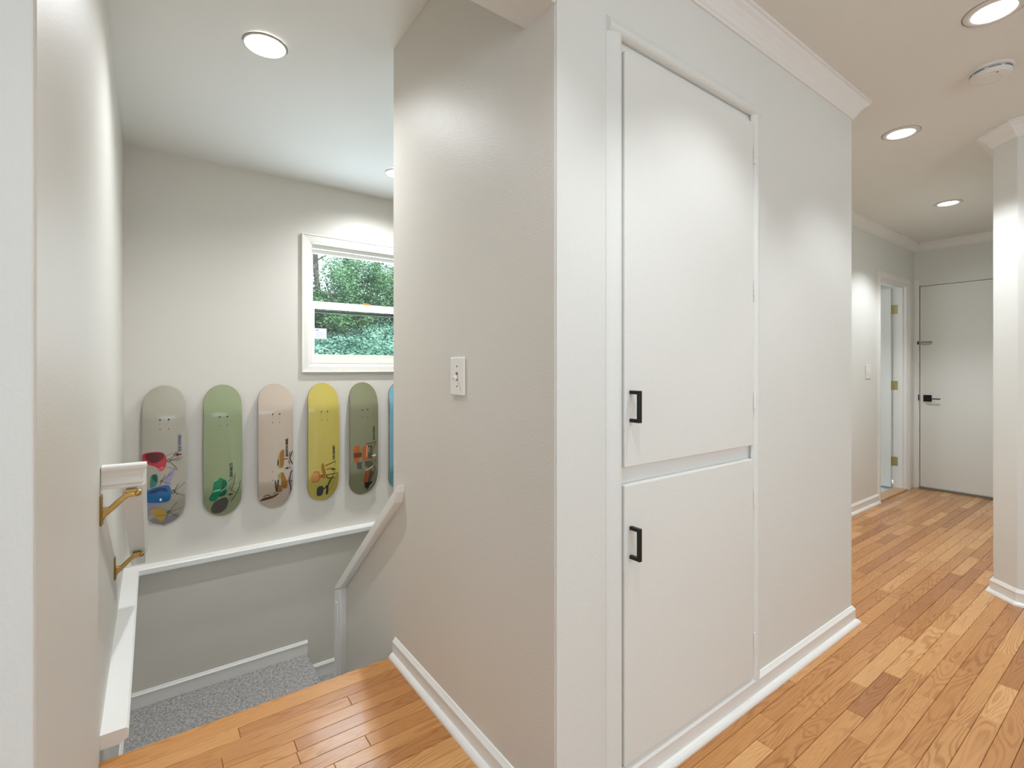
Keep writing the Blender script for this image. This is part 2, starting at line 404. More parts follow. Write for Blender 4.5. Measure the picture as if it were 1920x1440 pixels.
# ledge moulding of back wall and left wall
LG = [(0, .028), (.050, .028), (.056, .034), (.070, .040), (.070, .066), (.064, .073), (0, .073)]
struct('trim_4', SW([(XG, 1.965), (XG, YB), (3.6, YB)], LG, -1), M['trim'], 'white ledge moulding below the skateboards and along the left stair wall')
# landing baseboards
LB = [(0, 0), (.012, 0), (.012, .066), (.015, .069), (.015, .076), (.009, .082), (.006, .088), (0, .090)]
ZL = -.735
struct('baseboard_landing', SW([(XG, 2.73, ZL), (XG, YB, ZL), (.852, YB, ZL)], LB, -1), M['trim'], 'white baseboard above the carpeted stair landing')
RI, TR = .1838, .27
for i in range(3):
    x0 = .852 + i * TR
    struct('baseboard_step_%s' % ['upper', 'middle', 'lower'][i], SW([(x0 + .002, YB, ZL - RI * (i + 1)), (x0 + TR, YB, ZL - RI * (i + 1))], LB, -1), M['trim'], 'short white baseboard beside %s carpeted step below the landing' % ['the first', 'the second', 'the third'][i])
# skirt board on the right stair wall
tag(obj('stair_skirt_board', PR([(1.955, .03), (2.655, -.47), (2.655, -.735), (1.955, -.25)], 'x', XD - .006, XD + .004), M['greige']), 'thin painted skirt board sloping down the right stair wall', 'skirt board')

# ------------------------------------------------------------------ carpeted stairs
st = empty('carpeted_staircase', (.36, 2.3, 0), 'grey carpeted stairs turning right at the landing below the skateboards', 'stairs')
for i in range(3):
    y0 = 1.925 + i * .268
    bm = B(XG + .001, XD - .007, y0, y0 + .268 + .02, LOW + .5, -RI * (i + 1)); obj('step', bm, M['carpet'], st, bevel=.012, seg=3)
yl = 1.925 + 3 * .268
obj('landing', B(XG + .001, .852, yl, YB - .001, ZL - .25, ZL), M['carpet'], st, bevel=.014, seg=3)
for i in range(8):
    x0 = .852 + i * TR - .01
    obj('step', B(x0, x0 + TR + .03, YD + .001 if i > 0 else 2.705, YB - .001, max(LOW, ZL - RI * (i + 1) - .4), ZL - RI * (i + 1)), M['carpet'], st, bevel=.012, seg=3)
struct('floor_lower', B(XG - .1, 3.7, YD - .2, YB + .15, LOW - .1, LOW + .02), M['carpet'], 'carpeted floor at the foot of the stairs')

# half wall with sloping cap
HW = empty('stair_half_wall', (XD, 2.3, ZL), 'beige half wall with sloping white cap at the turn of the stairs', 'half wall')
sl = (.733 - .060) / (2.66 - 1.86)
zt = lambda y: .733 - (y - 1.86) * sl
TH = .056
obj('wall_panel', PR([(1.97, LOW), (2.64, LOW), (2.64, zt(2.64) - TH - .002), (1.97, zt(1.97) - TH - .002)], 'x', XD + .001, XD + .11), M['greige'], HW)
capo = obj('cap', PR([(1.862, zt(1.862)), (2.704, zt(2.704)), (2.704, zt(2.704) - .012), (2.60, zt(2.60) - TH), (1.884, zt(1.884) - TH), (1.862, zt(1.862) - TH * .5)], 'x', XD - .032, XD + .14), M['trim'], HW, bevel=.005, seg=3)
obj('end_post', PR([(2.60, LOW), (2.70, LOW), (2.70, zt(2.704) - .014), (2.60, zt(2.60) - TH - .001)], 'x', XD - .0315, XD + .136), M['trim'], HW, bevel=.006, seg=2)
obj('bead', B(XD - .036, XD - .030, 2.632, 2.668, LOW, zt(2.70) - .06), M['trim'], HW, bevel=.003)

# ------------------------------------------------------------------ handrail and brackets
HR = empty('wall_handrail', (XG, 1.97, .86), 'white wooden handrail with squared moulded end on the left stair wall', 'handrail')
s = .60
# cross section in X-Z: moulded on the open side
def rsec(dz=0):
    return [(-.078, 0), (-.027, 0), (-.027, .010), (-.0245, .013), (-.0245, .020), (-.027, .023), (-.0265, .034), (-.023, .050), (-.017, .062), (-.016, .070), (-.018, .075), (-.084, .075), (-.084, .06), (-.078, .04)]
ya, yb, z0 = 1.985, 2.87, .822
bm = bmesh.new(); A = [bm.verts.new((x, ya + .010, z0 - .001 + z - .010 * s)) for x, z in rsec()]; C = [bm.verts.new((x, yb, z0 + z - (yb - ya) * s)) for x, z in rsec()]
bm.faces.new(A); bm.faces.new(C[::-1]); n = len(A)
for i in range(n): bm.faces.new((A[i], C[i], C[(i + 1) % n], A[(i + 1) % n]))
bmesh.ops.recalc_face_normals(bm, faces=bm.faces); obj('rail', bm, M['trim'], HR)
# return to the wall: same moulding turned to face the viewer
bm = bmesh.new()
fr = [(.0, 0), (.0, .010), (-.0035, .013), (-.0035, .020), (0, .023), (-.0005, .034), (-.006, .050), (-.013, .062), (-.014, .070), (-.011, .075), (.022, .075), (.022, 0)]
A = [bm.verts.new((XG + .002, ya + y, z0 + z)) for y, z in fr]; C = [bm.verts.new((-.026 - y if y <= 0 else -.015, ya + y, z0 + z)) for y, z in fr]
bm.faces.new(A); bm.faces.new(C[::-1]); n = len(A)
for i in range(n): bm.faces.new((A[i], C[i], C[(i + 1) % n], A[(i + 1) % n]))
bmesh.ops.recalc_face_normals(bm, faces=bm.faces); obj('rail_return', bm, M['trim'], HR, bevel=.0015)

def bracket(y, ztop, label):
    t = empty('handrail_bracket', (XG, y, ztop - .06), label, 'bracket', 'brass handrail brackets')
    bm = bmesh.new(); box(bm, XG, XG + .006, y - .016, y + .016, ztop - .105, ztop - .012); obj('wall_plate', bm, M['brass'], t, bevel=.003)
    bm = bmesh.new()
    prism(bm, [(XG + .004, ztop - .050), (XG + .020, ztop - .052), (XG + .036, ztop - .036), (XG + .058, ztop - .016), (XG + .068, ztop - .010), (XG + .090, ztop - .010),
               (XG + .090, ztop - .026), (XG + .070, ztop - .028), (XG + .060, ztop - .034), (XG + .040, ztop - .056), (XG + .014, ztop - .080), (XG + .004, ztop - .098)], 'y', y - .008, y + .008)
    obj('arm', bm, M['brass'], t, bevel=.003, seg=3)
    obj('saddle', B(XG + .062, XG + .090, y - .015, y + .030, ztop - .011, ztop - .004), M['brass'], t, bevel=.002)
    bm = LA([(0, -.010), (.007, -.009), (.011, -.004), (.011, .004), (.007, .009), (0, .010)], (XG + .092, y, ztop - .017), (1, 0, 0), 20)
    obj('end_knob', bm, M['brass'], t, smooth=True)
    obj('screw', LA([(0, 0), (.004, 0), (.003, .002), (0, .0025)], (XG + .006, y, ztop - .098), (1, 0, 0), 12), M['brass'], t)
bracket(1.97, .822, 'upper brass bracket right under the squared end of the handrail')
bracket(2.66, .822 - (2.66 - 1.985) * s, 'lower brass bracket under the far end of the handrail')

# ------------------------------------------------------------------ window
def frame_bm(x0, x1, z0, z1, w, y0, y1, wb=None, wt=None):
    bm = bmesh.new(); wb = wb or w; wt = wt or w
    box(bm, x0, x0 + w, y0, y1, z0, z1); box(bm, x1 - w, x1, y0, y1, z0, z1)
    box(bm, x0 + w, x1 - w, y0, y1, z0, z0 + wb); box(bm, x0 + w, x1 - w, y0, y1, z1 - wt, z1)
    return bm
jt = .012
win = struct('window_1', frame_bm(WX0, WX1, WZ0, WZ1, jt, YB - .002, YB + .15), M['sash'], 'white sash window above the skateboards with trees outside')
def mitred(x0, x1, z0, z1, w, prof, yb, parent, mat, nm):
    # picture frame casing of four mitred boards; prof = (across 0..1, proud)
    for k in range(4):
        bm = bmesh.new()
        cs = [((x0, z0), (x1, z0)), ((x1, z0), (x1, z1)), ((x1, z1), (x0, z1)), ((x0, z1), (x0, z0))][k]
        sg = {0: [(1, 1), (-1, 1)], 1: [(-1, 1), (-1, -1)], 2: [(-1, -1), (1, -1)], 3: [(1, -1), (1, 1)]}[k]
        R = []
        for (cx, cz), (sx, sz) in zip(cs, sg):
            R.append([bm.verts.new((cx + sx * a * w, yb - p, cz + sz * a * w)) for a, p in prof])
        m = len(prof)
        for j in range(m): bm.faces.new((R[0][j], R[0][(j + 1) % m], R[1][(j + 1) % m], R[1][j]))
        bm.faces.new(R[0]); bm.faces.new(R[1][::-1]); bmesh.ops.recalc_face_normals(bm, faces=bm.faces)
        obj(nm, bm, mat, parent)
mitred(WX0 - .055, WX1 + .055, WZ0 - .05, WZ1 + .045, .055, [(0, 0), (0, .020), (.12, .021), (.2, .016), (.75, .013), (.95, .010), (1, .006), (1, 0)], YB, win, M['sash'], 'casing')
a0, a1, b0, b1 = WX0 + jt, WX1 - jt, WZ0 + jt, WZ1 - jt
ZM0, ZM1 = 1.618, 1.672
# upper sash sits further out
us = obj('upper_sash', frame_bm(a0, a1, ZM0 + .008, b1, .026, YB + .070, YB + .098, .045, .050), M['sash'], win, bevel=.002)
obj('pane', B(a0 + .026, a1 - .026, YB + .082, YB + .086, ZM0 + .05, b1 - .050), M['glass'], us)
ls = obj('lower_sash', frame_bm(a0, a1, b0, ZM1 - .008, .028, YB + .036, YB + .066, .064, .046), M['sash'], win, bevel=.002)
obj('pane', B(a0 + .028, a1 - .028, YB + .050, YB + .054, b0 + .062, ZM0), M['glass'], ls)
obj('head_stop', B(a0, a1, YB + .028, YB + .069, b1 - .026, b1), M['sash'], win)
obj('sill', B(a0, a1, YB + .004, YB + .036, b0, b0 + .012), M['sash'], win, bevel=.003)
obj('sash_lock', B(1.255, 1.305, YB + .044, YB + .064, ZM1 - .008, ZM1 + .004), M['amber'], win, bevel=.003)
obj('screen_rail', B(a0 + .028, a1 - .028, YB + .100, YB + .108, ZM0 - .022, ZM0 - .006), M['black'], win)
lab = empty('window_sticker', (.95, YB + .049, 1.43), 'small white printed sticker in the lower left corner of the window pane', 'sticker')
obj('paper', B(.912, .992, YB + .0485, YB + .0498, 1.408, 1.480), M['paper'], lab)
bm = bmesh.new()
box(bm, .918, .940, YB + .0480, YB + .0486, 1.462, 1.472)
for k in range(4): box(bm, .918, .985 - .012 * (k % 2), YB + .0480, YB + .0486, 1.418 + k * .011, 1.4205 + k * .011)
obj('printed_lines', bm, M['print'], lab)

# ------------------------------------------------------------------ skateboards
HL, HWD = .405, .103
def prot(v):            # how far the face stands off the wall
    a = abs(v); k = .245
    if a < k - .03: return .062
    if a < k + .03:
        t = (a - (k - .03)) / .06; return .062 - .0105 * t * t
    return .0515 - (a - k - .03) * .34
def wid(v):
    a = abs(v); k = .285
    w = HWD * (1 - .04 * (a / HL) ** 2)
    return w if a < k else w * max(0, 1 - ((a - k) / (HL - k)) ** 2.15) ** .5
def surf(u, v, lift=0):
    return (u, -(prot(v) - .012 * (u / HWD) ** 2 + lift), v)
def deck_bm():
    bm = bmesh.new(); NV, NU = 64, 12; F, K = [], []
    for i in range(NV + 1):
        v = -HL * math.cos(math.pi * i / NV); w = wid(v) if 0 < i < NV else .004
        F.append([bm.verts.new(surf(w * (2 * j / NU - 1), v)) for j in range(NU + 1)])
        K.append([bm.verts.new(surf(w * (2 * j / NU - 1), v, -.011)) for j in range(NU + 1)])
    for i in range(NV):
        for j in range(NU):
            bm.faces.new((F[i][j], F[i][j + 1], F[i + 1][j + 1], F[i + 1][j])); f = bm.faces.new((K[i][j], K[i + 1][j], K[i + 1][j + 1], K[i][j + 1])); f.material_index = 1
        for j in (0, NU):
            f = bm.faces.new((F[i][j], F[i + 1][j], K[i + 1][j], K[i][j])); f.material_index = 1
    for i in (0, NV):
        for j in range(NU):
            f = bm.faces.new((F[i][j], F[i][j + 1], K[i][j + 1], K[i][j])); f.material_index = 1
    bmesh.ops.recalc_face_normals(bm, faces=bm.faces)
    return bm
M['ply'] = paint('deck_edge_ply', (120, 98, 68), .5)
def conform(bm, lift):
    for k in range(-40, 41):
        g = bm.verts[:] + bm.edges[:] + bm.faces[:]
        bmesh.ops.bisect_plane(bm, geom=g, plane_co=(0, k * .01, 0), plane_no=(0, 1, 0))
    for k in range(-4, 5):
        g = bm.verts[:] + bm.edges[:] + bm.faces[:]
        bmesh.ops.bisect_plane(bm, geom=g, plane_co=(k * .022, 0, 0), plane_no=(1, 0, 0))
    for v in bm.verts:
        w = max(.001, wid(v.co.y) - .001); u = max(-w, min(w, v.co.x)); v.co = surf(u, v.co.y, lift + v.co.z)
def line(bm, pts, w, mi, z):
    for p, q in zip(pts, pts[1:]):
        p, q = Vector(p), Vector(q); d = (q - p); 
        if d.length < 1e-6: continue
        n = Vector((-d.y, d.x)).normalized() * w / 2; e = d.normalized() * w * .3
        f = bm.faces.new([bm.verts.new((*c, z)) for c in (p - n - e, q - n + e, q + n + e, p + n - e)]); f.material_index = mi
def blob(pts, it=2):
    for _ in range(it):
        q = []
        for a, b in zip(pts, pts[1:] + pts[:1]): q += [(a[0] * .75 + b[0] * .25, a[1] * .75 + b[1] * .25), (a[0] * .25 + b[0] * .75, a[1] * .25 + b[1] * .75)]
        pts = q
    return pts
def ink(name, c): 
    if name not in M: M[name] = paint(name, c, .3)
    return M[name]
def board(cx, base, name_txt, txt, prims, tf, label, holes=True):
    """tf=(cx,hw,y_add,y_div) maps the drawing's own coordinates to the deck"""
    t = empty('skateboard_deck', (cx, YB, .695), label, 'skateboard', 'skateboard decks hung in a row')
    base = tuple(int(c * .88) for c in base); mt = paint('deck_' + name_txt, base, .27); mt.node_tree.nodes['Principled BSDF'].inputs['Coat Weight'].default_value = .4
    dk = obj('deck', deck_bm(), None, None, mats=[mt, M['ply']], smooth=True); dk.parent = t
    md = dk.modifiers.new('es', 'EDGE_SPLIT'); md.split_angle = math.radians(50)
    def bolt(u, v, r, m, nm):
        bm = bmesh.new(); p = surf(u, v, .0002); lathe(bm, [(0, .0012), (r * .6, .0012), (r, .0004), (r, -.0004)], p, (0, -1, 0), 14); o = obj(nm, bm, m); o.parent = t
    for sx in (-1, 1):
        bolt(sx * .0205, .210, .0045, M['dark'], 'screw'); bolt(sx * .0205, .156, .0028, M['dark'], 'hole')
        bm = bmesh.new(); line(bm, [(sx * .0205, .204), (sx * .0205 - .006, .180)], .0012, 0, .0003); conform(bm, 0); o = obj('scratch', bm, M['slot']); o.parent = t
        if holes and sx < 0: bolt(-.0205, -.160, .0025, M['dark'], 'hole'); bolt(-.0205, -.214, .0025, M['dark'], 'hole')
    if not prims: return t
    c0, hw, ya_, yd = tf
    def T(p): return ((p[0] - c0) / hw * HWD, HL - (p[1] + ya_) / yd * 2 * HL)
    bm = bmesh.new(); mats = []; lv = 0
    for pr_ in prims:
        kind, colr = pr_[0], pr_[1]; mm = ink(*colr)
        if mm not in mats: mats.append(mm)
        mi = mats.index(mm); lv += .00012
        if kind == 'l': line(bm, [T(p) for p in pr_[2]], pr_[3] / hw * HWD, mi, .0003 + lv)
        else:
            pts = pr_[2] if kind == 'p' else blob(pr_[2])
            f = bm.faces.new([bm.verts.new((*T(p), .0003 + lv)) for p in pts]); f.material_index = mi
    big = [f for f in bm.faces if len(f.verts) > 4]
    bmesh.ops.triangulate(bm, faces=big)
    conform(bm, 0)
    for f in bm.faces: f.normal_update()
    g = obj('printed_picture', bm, None, None, mats=mats); g.parent = t
    # lettering
    s_, col_, x_base, y_bot, y_top, x_cap = txt
    cu = bpy.data.curves.new('lettering', 'FONT'); cu.body = s_; cu.size = 1; cu.resolution_u = 3; cu.offset = .05
    tmp = bpy.data.objects.new('tmp', cu); COL.objects.link(tmp)
    bpy.context.view_layer.update()
    me = bpy.data.meshes.new_from_object(tmp.evaluated_get(bpy.context.evaluated_depsgraph_get())); bpy.data.objects.remove(tmp)
    bm = bmesh.new(); bm.from_mesh(me); bpy.data.meshes.remove(me)
    xs = [v.co.x for v in bm.verts]; ys = [v.co.y for v in bm.verts]
    X0, X1, Y0_, Y1 = min(xs), max(xs), min(ys), max(ys)
    A_, B_ = T((x_base, y_bot)), T((x_cap, y_top))
    for v in bm.verts:
        a = (v.co.x - X0) / (X1 - X0); b = (v.co.y - Y0_) / (Y1 - Y0_)
        v.co = (A_[0] + (B_[0] - A_[0]) * b, A_[1] + (B_[1] - A_[1]) * a, .0006)
    # thicken letters a touch
    conform(bm, 0)
    g = obj('lettering', bm, ink(*col_)); g.parent = t
    return t
K = ('ink_black', (28, 26, 24)); K2 = ('ink_dark_grey', (78, 74, 68)); RD = ('ink_red', (178, 44, 58)); RDD = ('ink_dark_red', (92, 24, 34)); PK = ('ink_pink', (205, 84, 110))
TL = ('ink_teal', (58, 120, 104)); TLD = ('ink_dark_teal', (24, 78, 74)); BL = ('ink_blue', (24, 96, 146)); BLD = ('ink_navy', (40, 44, 96)); YL = ('ink_mustard', (188, 154, 66)); LV = ('ink_lavender', (150, 142, 168)); WH = ('ink_white', (225, 230, 228))
LG_ = ('ink_pale_shadow', (138, 134, 140)); GR = ('ink_green', (12, 118, 78)); GRD = ('ink_dark_green', (16, 84, 58)); GRL = ('ink_pale_green', (128, 186, 158)); TAN = ('ink_tan', (150, 100, 40)); BR = ('ink_brown', (92, 52, 26)); OR = ('ink_orange', (168, 84, 28)); OL = ('ink_olive_gold', (150, 142, 84)); BZ = ('ink_bronze', (190, 132, 62)); SL = ('ink_slate', (58, 60, 62)); SKB = ('ink_steel_blue', (62, 80, 112)); CR_ = ('ink_cream', (214, 190, 150))
def wire(cx, cy, s=1, c=K, tips=((110, -60), (160, 40), (60, 90), (-20, -80))):
    o = [('p', c, [(cx - 22 * s, cy), (cx, cy - 26 * s), (cx + 22 * s, cy), (cx, cy + 26 * s)]), ('p', CR_, [(cx - 11 * s, cy), (cx, cy - 13 * s), (cx + 11 * s, cy), (cx, cy + 13 * s)])]
    for dx, dy in tips: o.append(('l', c, [(cx + 8 * s, cy), (cx + dx * s, cy + dy * s)], 6))
    return o
def figure(cx, cy, c, s=1):   # small emblem with round head and flared body, lying on its side
    return [('b', c, [(cx - 46 * s, cy - 8 * s), (cx - 30 * s, cy - 12 * s), (cx - 28 * s, cy + 10 * s), (cx - 44 * s, cy + 8 * s)]),
            ('p', c, [(cx - 24 * s, cy - 6 * s), (cx + 4 * s, cy - 24 * s), (cx + 14 * s, cy - 8 * s), (cx + 50 * s, cy - 8 * s), (cx + 50 * s, cy + 8 * s), (cx + 14 * s, cy + 8 * s), (cx + 4 * s, cy + 24 * s), (cx - 24 * s, cy + 6 * s)])]
b1 = [('p', LV, [(480, 660), (560, 640), (490, 800), (440, 860), (400, 800)]), ('p', LV, [(90, 1010), (330, 1060), (320, 1200), (110, 1290), (90, 1200)]), ('b', LG_, [(150, 1330), (300, 1270), (480, 1300), (620, 1240), (600, 1370), (420, 1420), (220, 1400)]),
      ('l', LV, [(650, 540), (470, 830)], 7), ('l', LV, [(620, 500), (440, 800)], 7),
      ('b', RD, [(115, 500), (110, 420), (160, 388), (380, 385), (440, 460), (440, 560), (400, 640), (350, 650), (310, 590), (200, 550)]), ('b', RDD, [(140, 440), (180, 394), (370, 396), (415, 450), (380, 500), (280, 545), (190, 500)]), ('b', PK, [(325, 610), (400, 575), (405, 620), (365, 648), (340, 645)]),
      *wire(465, 515, 1.1, K, ((100, -90), (180, -25), (110, 115), (160, 5))), ('l', K, [(440, 445), (590, 405)], 5), ('l', K, [(430, 595), (580, 650)], 5),
      ('b', TL, [(215, 860), (222, 720), (250, 680), (310, 680), (330, 740), (310, 830), (250, 860)]), ('b', TLD, [(235, 710), (280, 680), (310, 700), (312, 800), (270, 770)]),
      *wire(365, 785, .9, K, ((60, -90), (160, -110), (160, 60), (-20, 60))),
      ('b', BL, [(40, 960), (150, 900), (300, 850), (470, 835), (500, 900), (500, 1040), (440, 1078), (200, 1060), (40, 1010)]), ('b', BLD, [(190, 920), (330, 862), (450, 880), (455, 945), (380, 905), (240, 940)]), ('b', WH, [(345, 1010), (375, 1010), (375, 1050), (345, 1050)]),
      *wire(528, 942, 1.2, K, ((60, -80), (140, -90), (135, 65), (60, 45))),
      ('b', YL, [(200, 1160), (300, 1140), (400, 1170), (440, 1240), (420, 1310), (370, 1355), (310, 1310), (300, 1260), (240, 1220)]), ('l', BR, [(300, 1250), (360, 1262), (420, 1258)], 6),
      *wire(465, 1220, 1.0, K, ((115, -125), (190, -30), (120, 85), (-30, 70))), *figure(590, 445, RDD, 1.1)]
b2 = [('b', K2, [(330, 1080), (560, 1000), (600, 1150), (520, 1330), (330, 1350), (250, 1270), (290, 1150)]),
      ('b', GRD, [(440, 900), (560, 860), (540, 980), (430, 1010), (380, 990)]), ('b', GR, [(290, 860), (300, 690), (460, 620), (560, 680), (575, 800), (520, 880), (420, 890), (380, 1070), (270, 1085), (205, 1030), (260, 940)]), ('b', GRD, [(470, 660), (540, 720), (560, 800), (480, 860), (440, 850)]), ('b', GRL, [(280, 905), (300, 865), (440, 845), (440, 875), (340, 890)]),
      ('l', GRL, [(470, 640), (560, 700), (575, 790), (450, 900)], 14), ('l', GRL, [(320, 688), (390, 665)], 16), ('b', K2, [(425, 730), (445, 730), (445, 750), (425, 750)]),
      ('l', K, [(575, 720), (640, 670), (720, 640)], 9), ('l', K2, [(600, 780), (800, 778)], 7), ('l', BR, [(720, 590), (700, 750), (640, 910)], 13), ('l', K, [(820, 740), (800, 860), (720, 1030), (640, 1130)], 12), ('l', K2, [(590, 790), (650, 900), (730, 960)], 8), ('l', K2, [(560, 900), (630, 850), (640, 790)], 6), ('l', K2, [(575, 1160), (620, 1060), (690, 1040)], 8), ('l', LG_, [(640, 1130), (590, 1240), (470, 1330)], 10), *figure(622, 980, K, 1.1)]
b3 = [('l', LV, [(655, 620), (700, 780), (700, 1100), (660, 1190)], 22),
      ('b', OL, [(425, 620), (425, 480), (470, 360), (520, 320), (500, 640), (470, 690)]), ('b', K, [(420, 600), (425, 510), (445, 490), (450, 600), (430, 625)]), ('b', TAN, [(470, 600), (465, 400), (510, 315), (555, 330), (550, 560), (530, 665), (480, 650)]),
      ('l', K, [(550, 505), (625, 502)], 16), ('l', K, [(710, 370), (655, 500), (710, 615)], 20), ('l', K, [(660, 385), (645, 460)], 14), ('l', K, [(640, 540), (655, 605)], 14),
      ('b', OL, [(425, 830), (450, 760), (520, 735), (520, 840), (460, 870)]), ('b', TAN, [(490, 880), (490, 760), (530, 735), (570, 840), (620, 960), (610, 1060), (560, 1070), (500, 1010)]), ('b', SL, [(370, 880), (400, 875), (425, 1100), (395, 1080)]), ('l', K, [(440, 880), (425, 1100)], 26), ('l', K, [(430, 995), (520, 1000)], 10),
      ('b', TAN, [(430, 960), (490, 990), (540, 1100), (480, 1130), (430, 1110)]), ('l', K, [(600, 930), (720, 930)], 14), ('l', K, [(700, 740), (670, 780), (655, 930), (690, 1120)], 18), ('l', K2, [(630, 840), (650, 1000)], 9),
      ('b', BR, [(130, 1240), (200, 1195), (330, 1190), (460, 1130), (470, 1150), (380, 1215), (260, 1240), (140, 1260)]), ('l', K, [(190, 1170), (260, 1145), (310, 1180)], 14), ('b', OL, [(350, 1130), (410, 1080), (420, 1130), (370, 1160)]), *figure(605, 678, K, 1.0)]
b4 = [('b', TAN, [(395, 680), (400, 580), (430, 550), (460, 590), (470, 700), (500, 780), (480, 870), (450, 920), (440, 800), (410, 740)]), ('b', BZ, [(190, 920), (190, 760), (240, 720), (330, 705), (365, 760), (370, 930), (330, 965), (220, 965)]), ('l', BR, [(240, 735), (330, 735), (355, 800), (352, 925), (320, 950), (220, 955)], 9), ('p', OR, [(370, 810), (440, 795), (440, 870), (370, 875)]),
      ('l', BR, [(485, 620), (715, 545)], 16), ('l', BR, [(510, 705), (640, 680)], 14), ('l', BR, [(510, 820), (760, 812)], 14), ('l', K, [(505, 820), (515, 880), (560, 900), (690, 905)], 18), ('l', K2, [(715, 545), (640, 880)], 6), ('l', BR, [(720, 720), (580, 1030)], 8), ('l', K, [(640, 890), (560, 1080)], 20), ('l', K, [(590, 920), (555, 1020)], 14), ('l', K2, [(760, 815), (600, 1200)], 7),
      ('b', SL, [(330, 1260), (320, 1110), (360, 1070), (440, 1055), (470, 1130), (460, 1260), (420, 1295), (350, 1290)]), ('b', SL, [(520, 1270), (530, 1130), (500, 1050), (560, 1060), (580, 1150), (575, 1270), (545, 1290)]), ('l', K, [(460, 1140), (540, 1090)], 26), *figure(655, 715, K, 1.15)]
b5 = [('p', K2, [(180, 800), (270, 790), (270, 910), (200, 912)]), ('p', OR, [(140, 515), (225, 508), (235, 630), (220, 790), (145, 785), (130, 650)]), ('p', BR, [(132, 630), (270, 628), (270, 705), (135, 718)]),
      ('p', K2, [(370, 640), (460, 640), (460, 750), (380, 740)]), ('p', K2, [(325, 790), (460, 790), (470, 860), (390, 915), (325, 860)]), ('p', OR, [(280, 560), (350, 495), (380, 500), (375, 720), (350, 745), (290, 765), (285, 680)]), ('l', CR_, [(360, 505), (358, 705)], 9), ('l', BR, [(350, 490), (530, 462)], 14), ('l', BR, [(530, 465), (430, 670)], 13), ('l', K, [(385, 530), (450, 535), (420, 625)], 16), ('l', OR, [(300, 770), (370, 742), (535, 770)], 14), ('l', K2, [(530, 770), (465, 860)], 12), ('p', WH, [(445, 700), (525, 685), (528, 705), (490, 722)]),
      ('p', OR, [(325, 950), (345, 935), (400, 965), (395, 1150), (350, 1190), (318, 1160)]), ('l', BR, [(355, 960), (350, 1160)], 5), ('l', CR_, [(340, 945), (470, 890)], 12), ('p', K2, [(400, 970), (450, 930), (470, 1000), (440, 1160), (395, 1170)]), ('l', BR, [(470, 900), (520, 900), (440, 1130)], 13), ('l', CR_, [(510, 1170), (440, 1260)], 9), ('p', K, [(345, 1170), (500, 1165), (400, 1310), (350, 1250)])]
board(.056, (190, 184, 166), 'beige', ('RICK HOWARD', SKB, 643, 405, 180, 594), b1, (410, 295, 489.6, 1886), 'beige skateboard deck with red, blue and yellow shell chairs, leftmost of the row', False)
board(.351, (158, 170, 128), 'green', ('SEAN MALTO', K, 668, 640, 372, 606), b2, (490, 372, 1132, 2531), 'soft green skateboard deck with one emerald shell chair', False)
board(.646, (212, 194, 174), 'pale_pink', ('BRANDON BIEBEL', K, 626, 462, 118, 572), b3, (403, 315, 904, 2324), 'pale pinkish beige skateboard deck with tan swivel lounge chairs')
board(.948, (208, 190, 92), 'yellow', ('CORY KENNEDY', K, 700, 515, 190, 645), b4, (465, 338, 1175, 2580), 'yellow skateboard deck with tan and black chairs', False)
board(1.228, (142, 142, 108), 'olive', ('JERON WILSON', K, 514, 430, 190, 474), b5, (325, 252, 585, 1970), 'olive grey skateboard deck with brown plywood chairs')
board(1.520, (120, 178, 196), 'blue', None, None, None, 'light blue skateboard deck mostly hidden behind the switch wall', False)

# ------------------------------------------------------------------ built in cupboard
cup = empty('built_in_cupboard', (1.41, YC, 0), 'white built in cupboard with tall upper door over lower door', 'cupboard')
YD0 = .924
CAS = [(0, 0), (0, .002)] + [(k / 14, .002 + .0175 * math.sin(math.pi * (k / 14) ** 1.0 * .5 + 0) ** .8 if k <= 8 else .0155 * math.cos(math.pi / 2 * (k - 8) / 6) ** .6 + .0025) for k in range(1, 14)] + [(1, .001), (1, 0)]
def vcas(x0, x1, z0, z1, nm):
    o = obj(nm, PR([((x0 + a * (x1 - x0)) if x1 < 1.4 else (x1 - a * (x1 - x0)), YC - p) for a, p in CAS], 'z', z0, z1), M['door'], cup, smooth=True)
    md = o.modifiers.new('es', 'EDGE_SPLIT'); md.split_angle = math.radians(40)
cl = vcas(1.000, 1.059, .080, 2.122, 'side_casing'); vcas(1.758, 1.817, .062, 2.122, 'side_casing')
bm = PR([(YC - p, 2.168 - a * .048) for a, p in CAS], 'x', 1.003, 1.814); o = obj('head_casing', bm, M['door'], cup, smooth=True); md = o.modifiers.new('es', 'EDGE_SPLIT'); md.split_angle = math.radians(40)
bm = bmesh.new(); box(bm, 1.068, DX1, .9455, .962, DZ0 + .001, DZ1 - .001); obj('face_frame', bm, M['trim'], cup)
obj('gap_shade', B(DX0 + .001, 1.066, .962, .968, DZ0 + .001, DZ1 - .001), M['dark'], cup)  # dark strip that paints in the shade seen through the left door gap
def cdoor(z0, z1, hz0, hz1, hinges):
    d = obj('door', B(1.0635, 1.753, YD0, .9445, z0, z1), M['door'], cup, bevel=.003)
    bm = bmesh.new(); X = 1.087; yb_ = .888
    box(bm, X - .0055, X + .0055, yb_, yb_ + .010, hz0, hz1); box(bm, X - .0055, X + .0055, yb_ + .010, YD0, hz1 - .010, hz1); box(bm, X - .0055, X + .0055, yb_ + .010, YD0, hz0, hz0 + .010)
    tag(obj('handle', bm, M['black'], d, bevel=.001), 'matt black square bar handle')
    for hz in hinges:
        bm = bmesh.new()
        for k in range(3): lathe(bm, [(0, 0), (.0042, 0), (.0042, .017), (0, .017)], (1.7545, .921, hz - .0265 + k * .018), (0, 0, 1), 12)
        obj('hinge', bm, M['trim'], d)
cdoor(.9225, 2.088, 1.049, 1.138, (1.085, 1.49, 1.965))
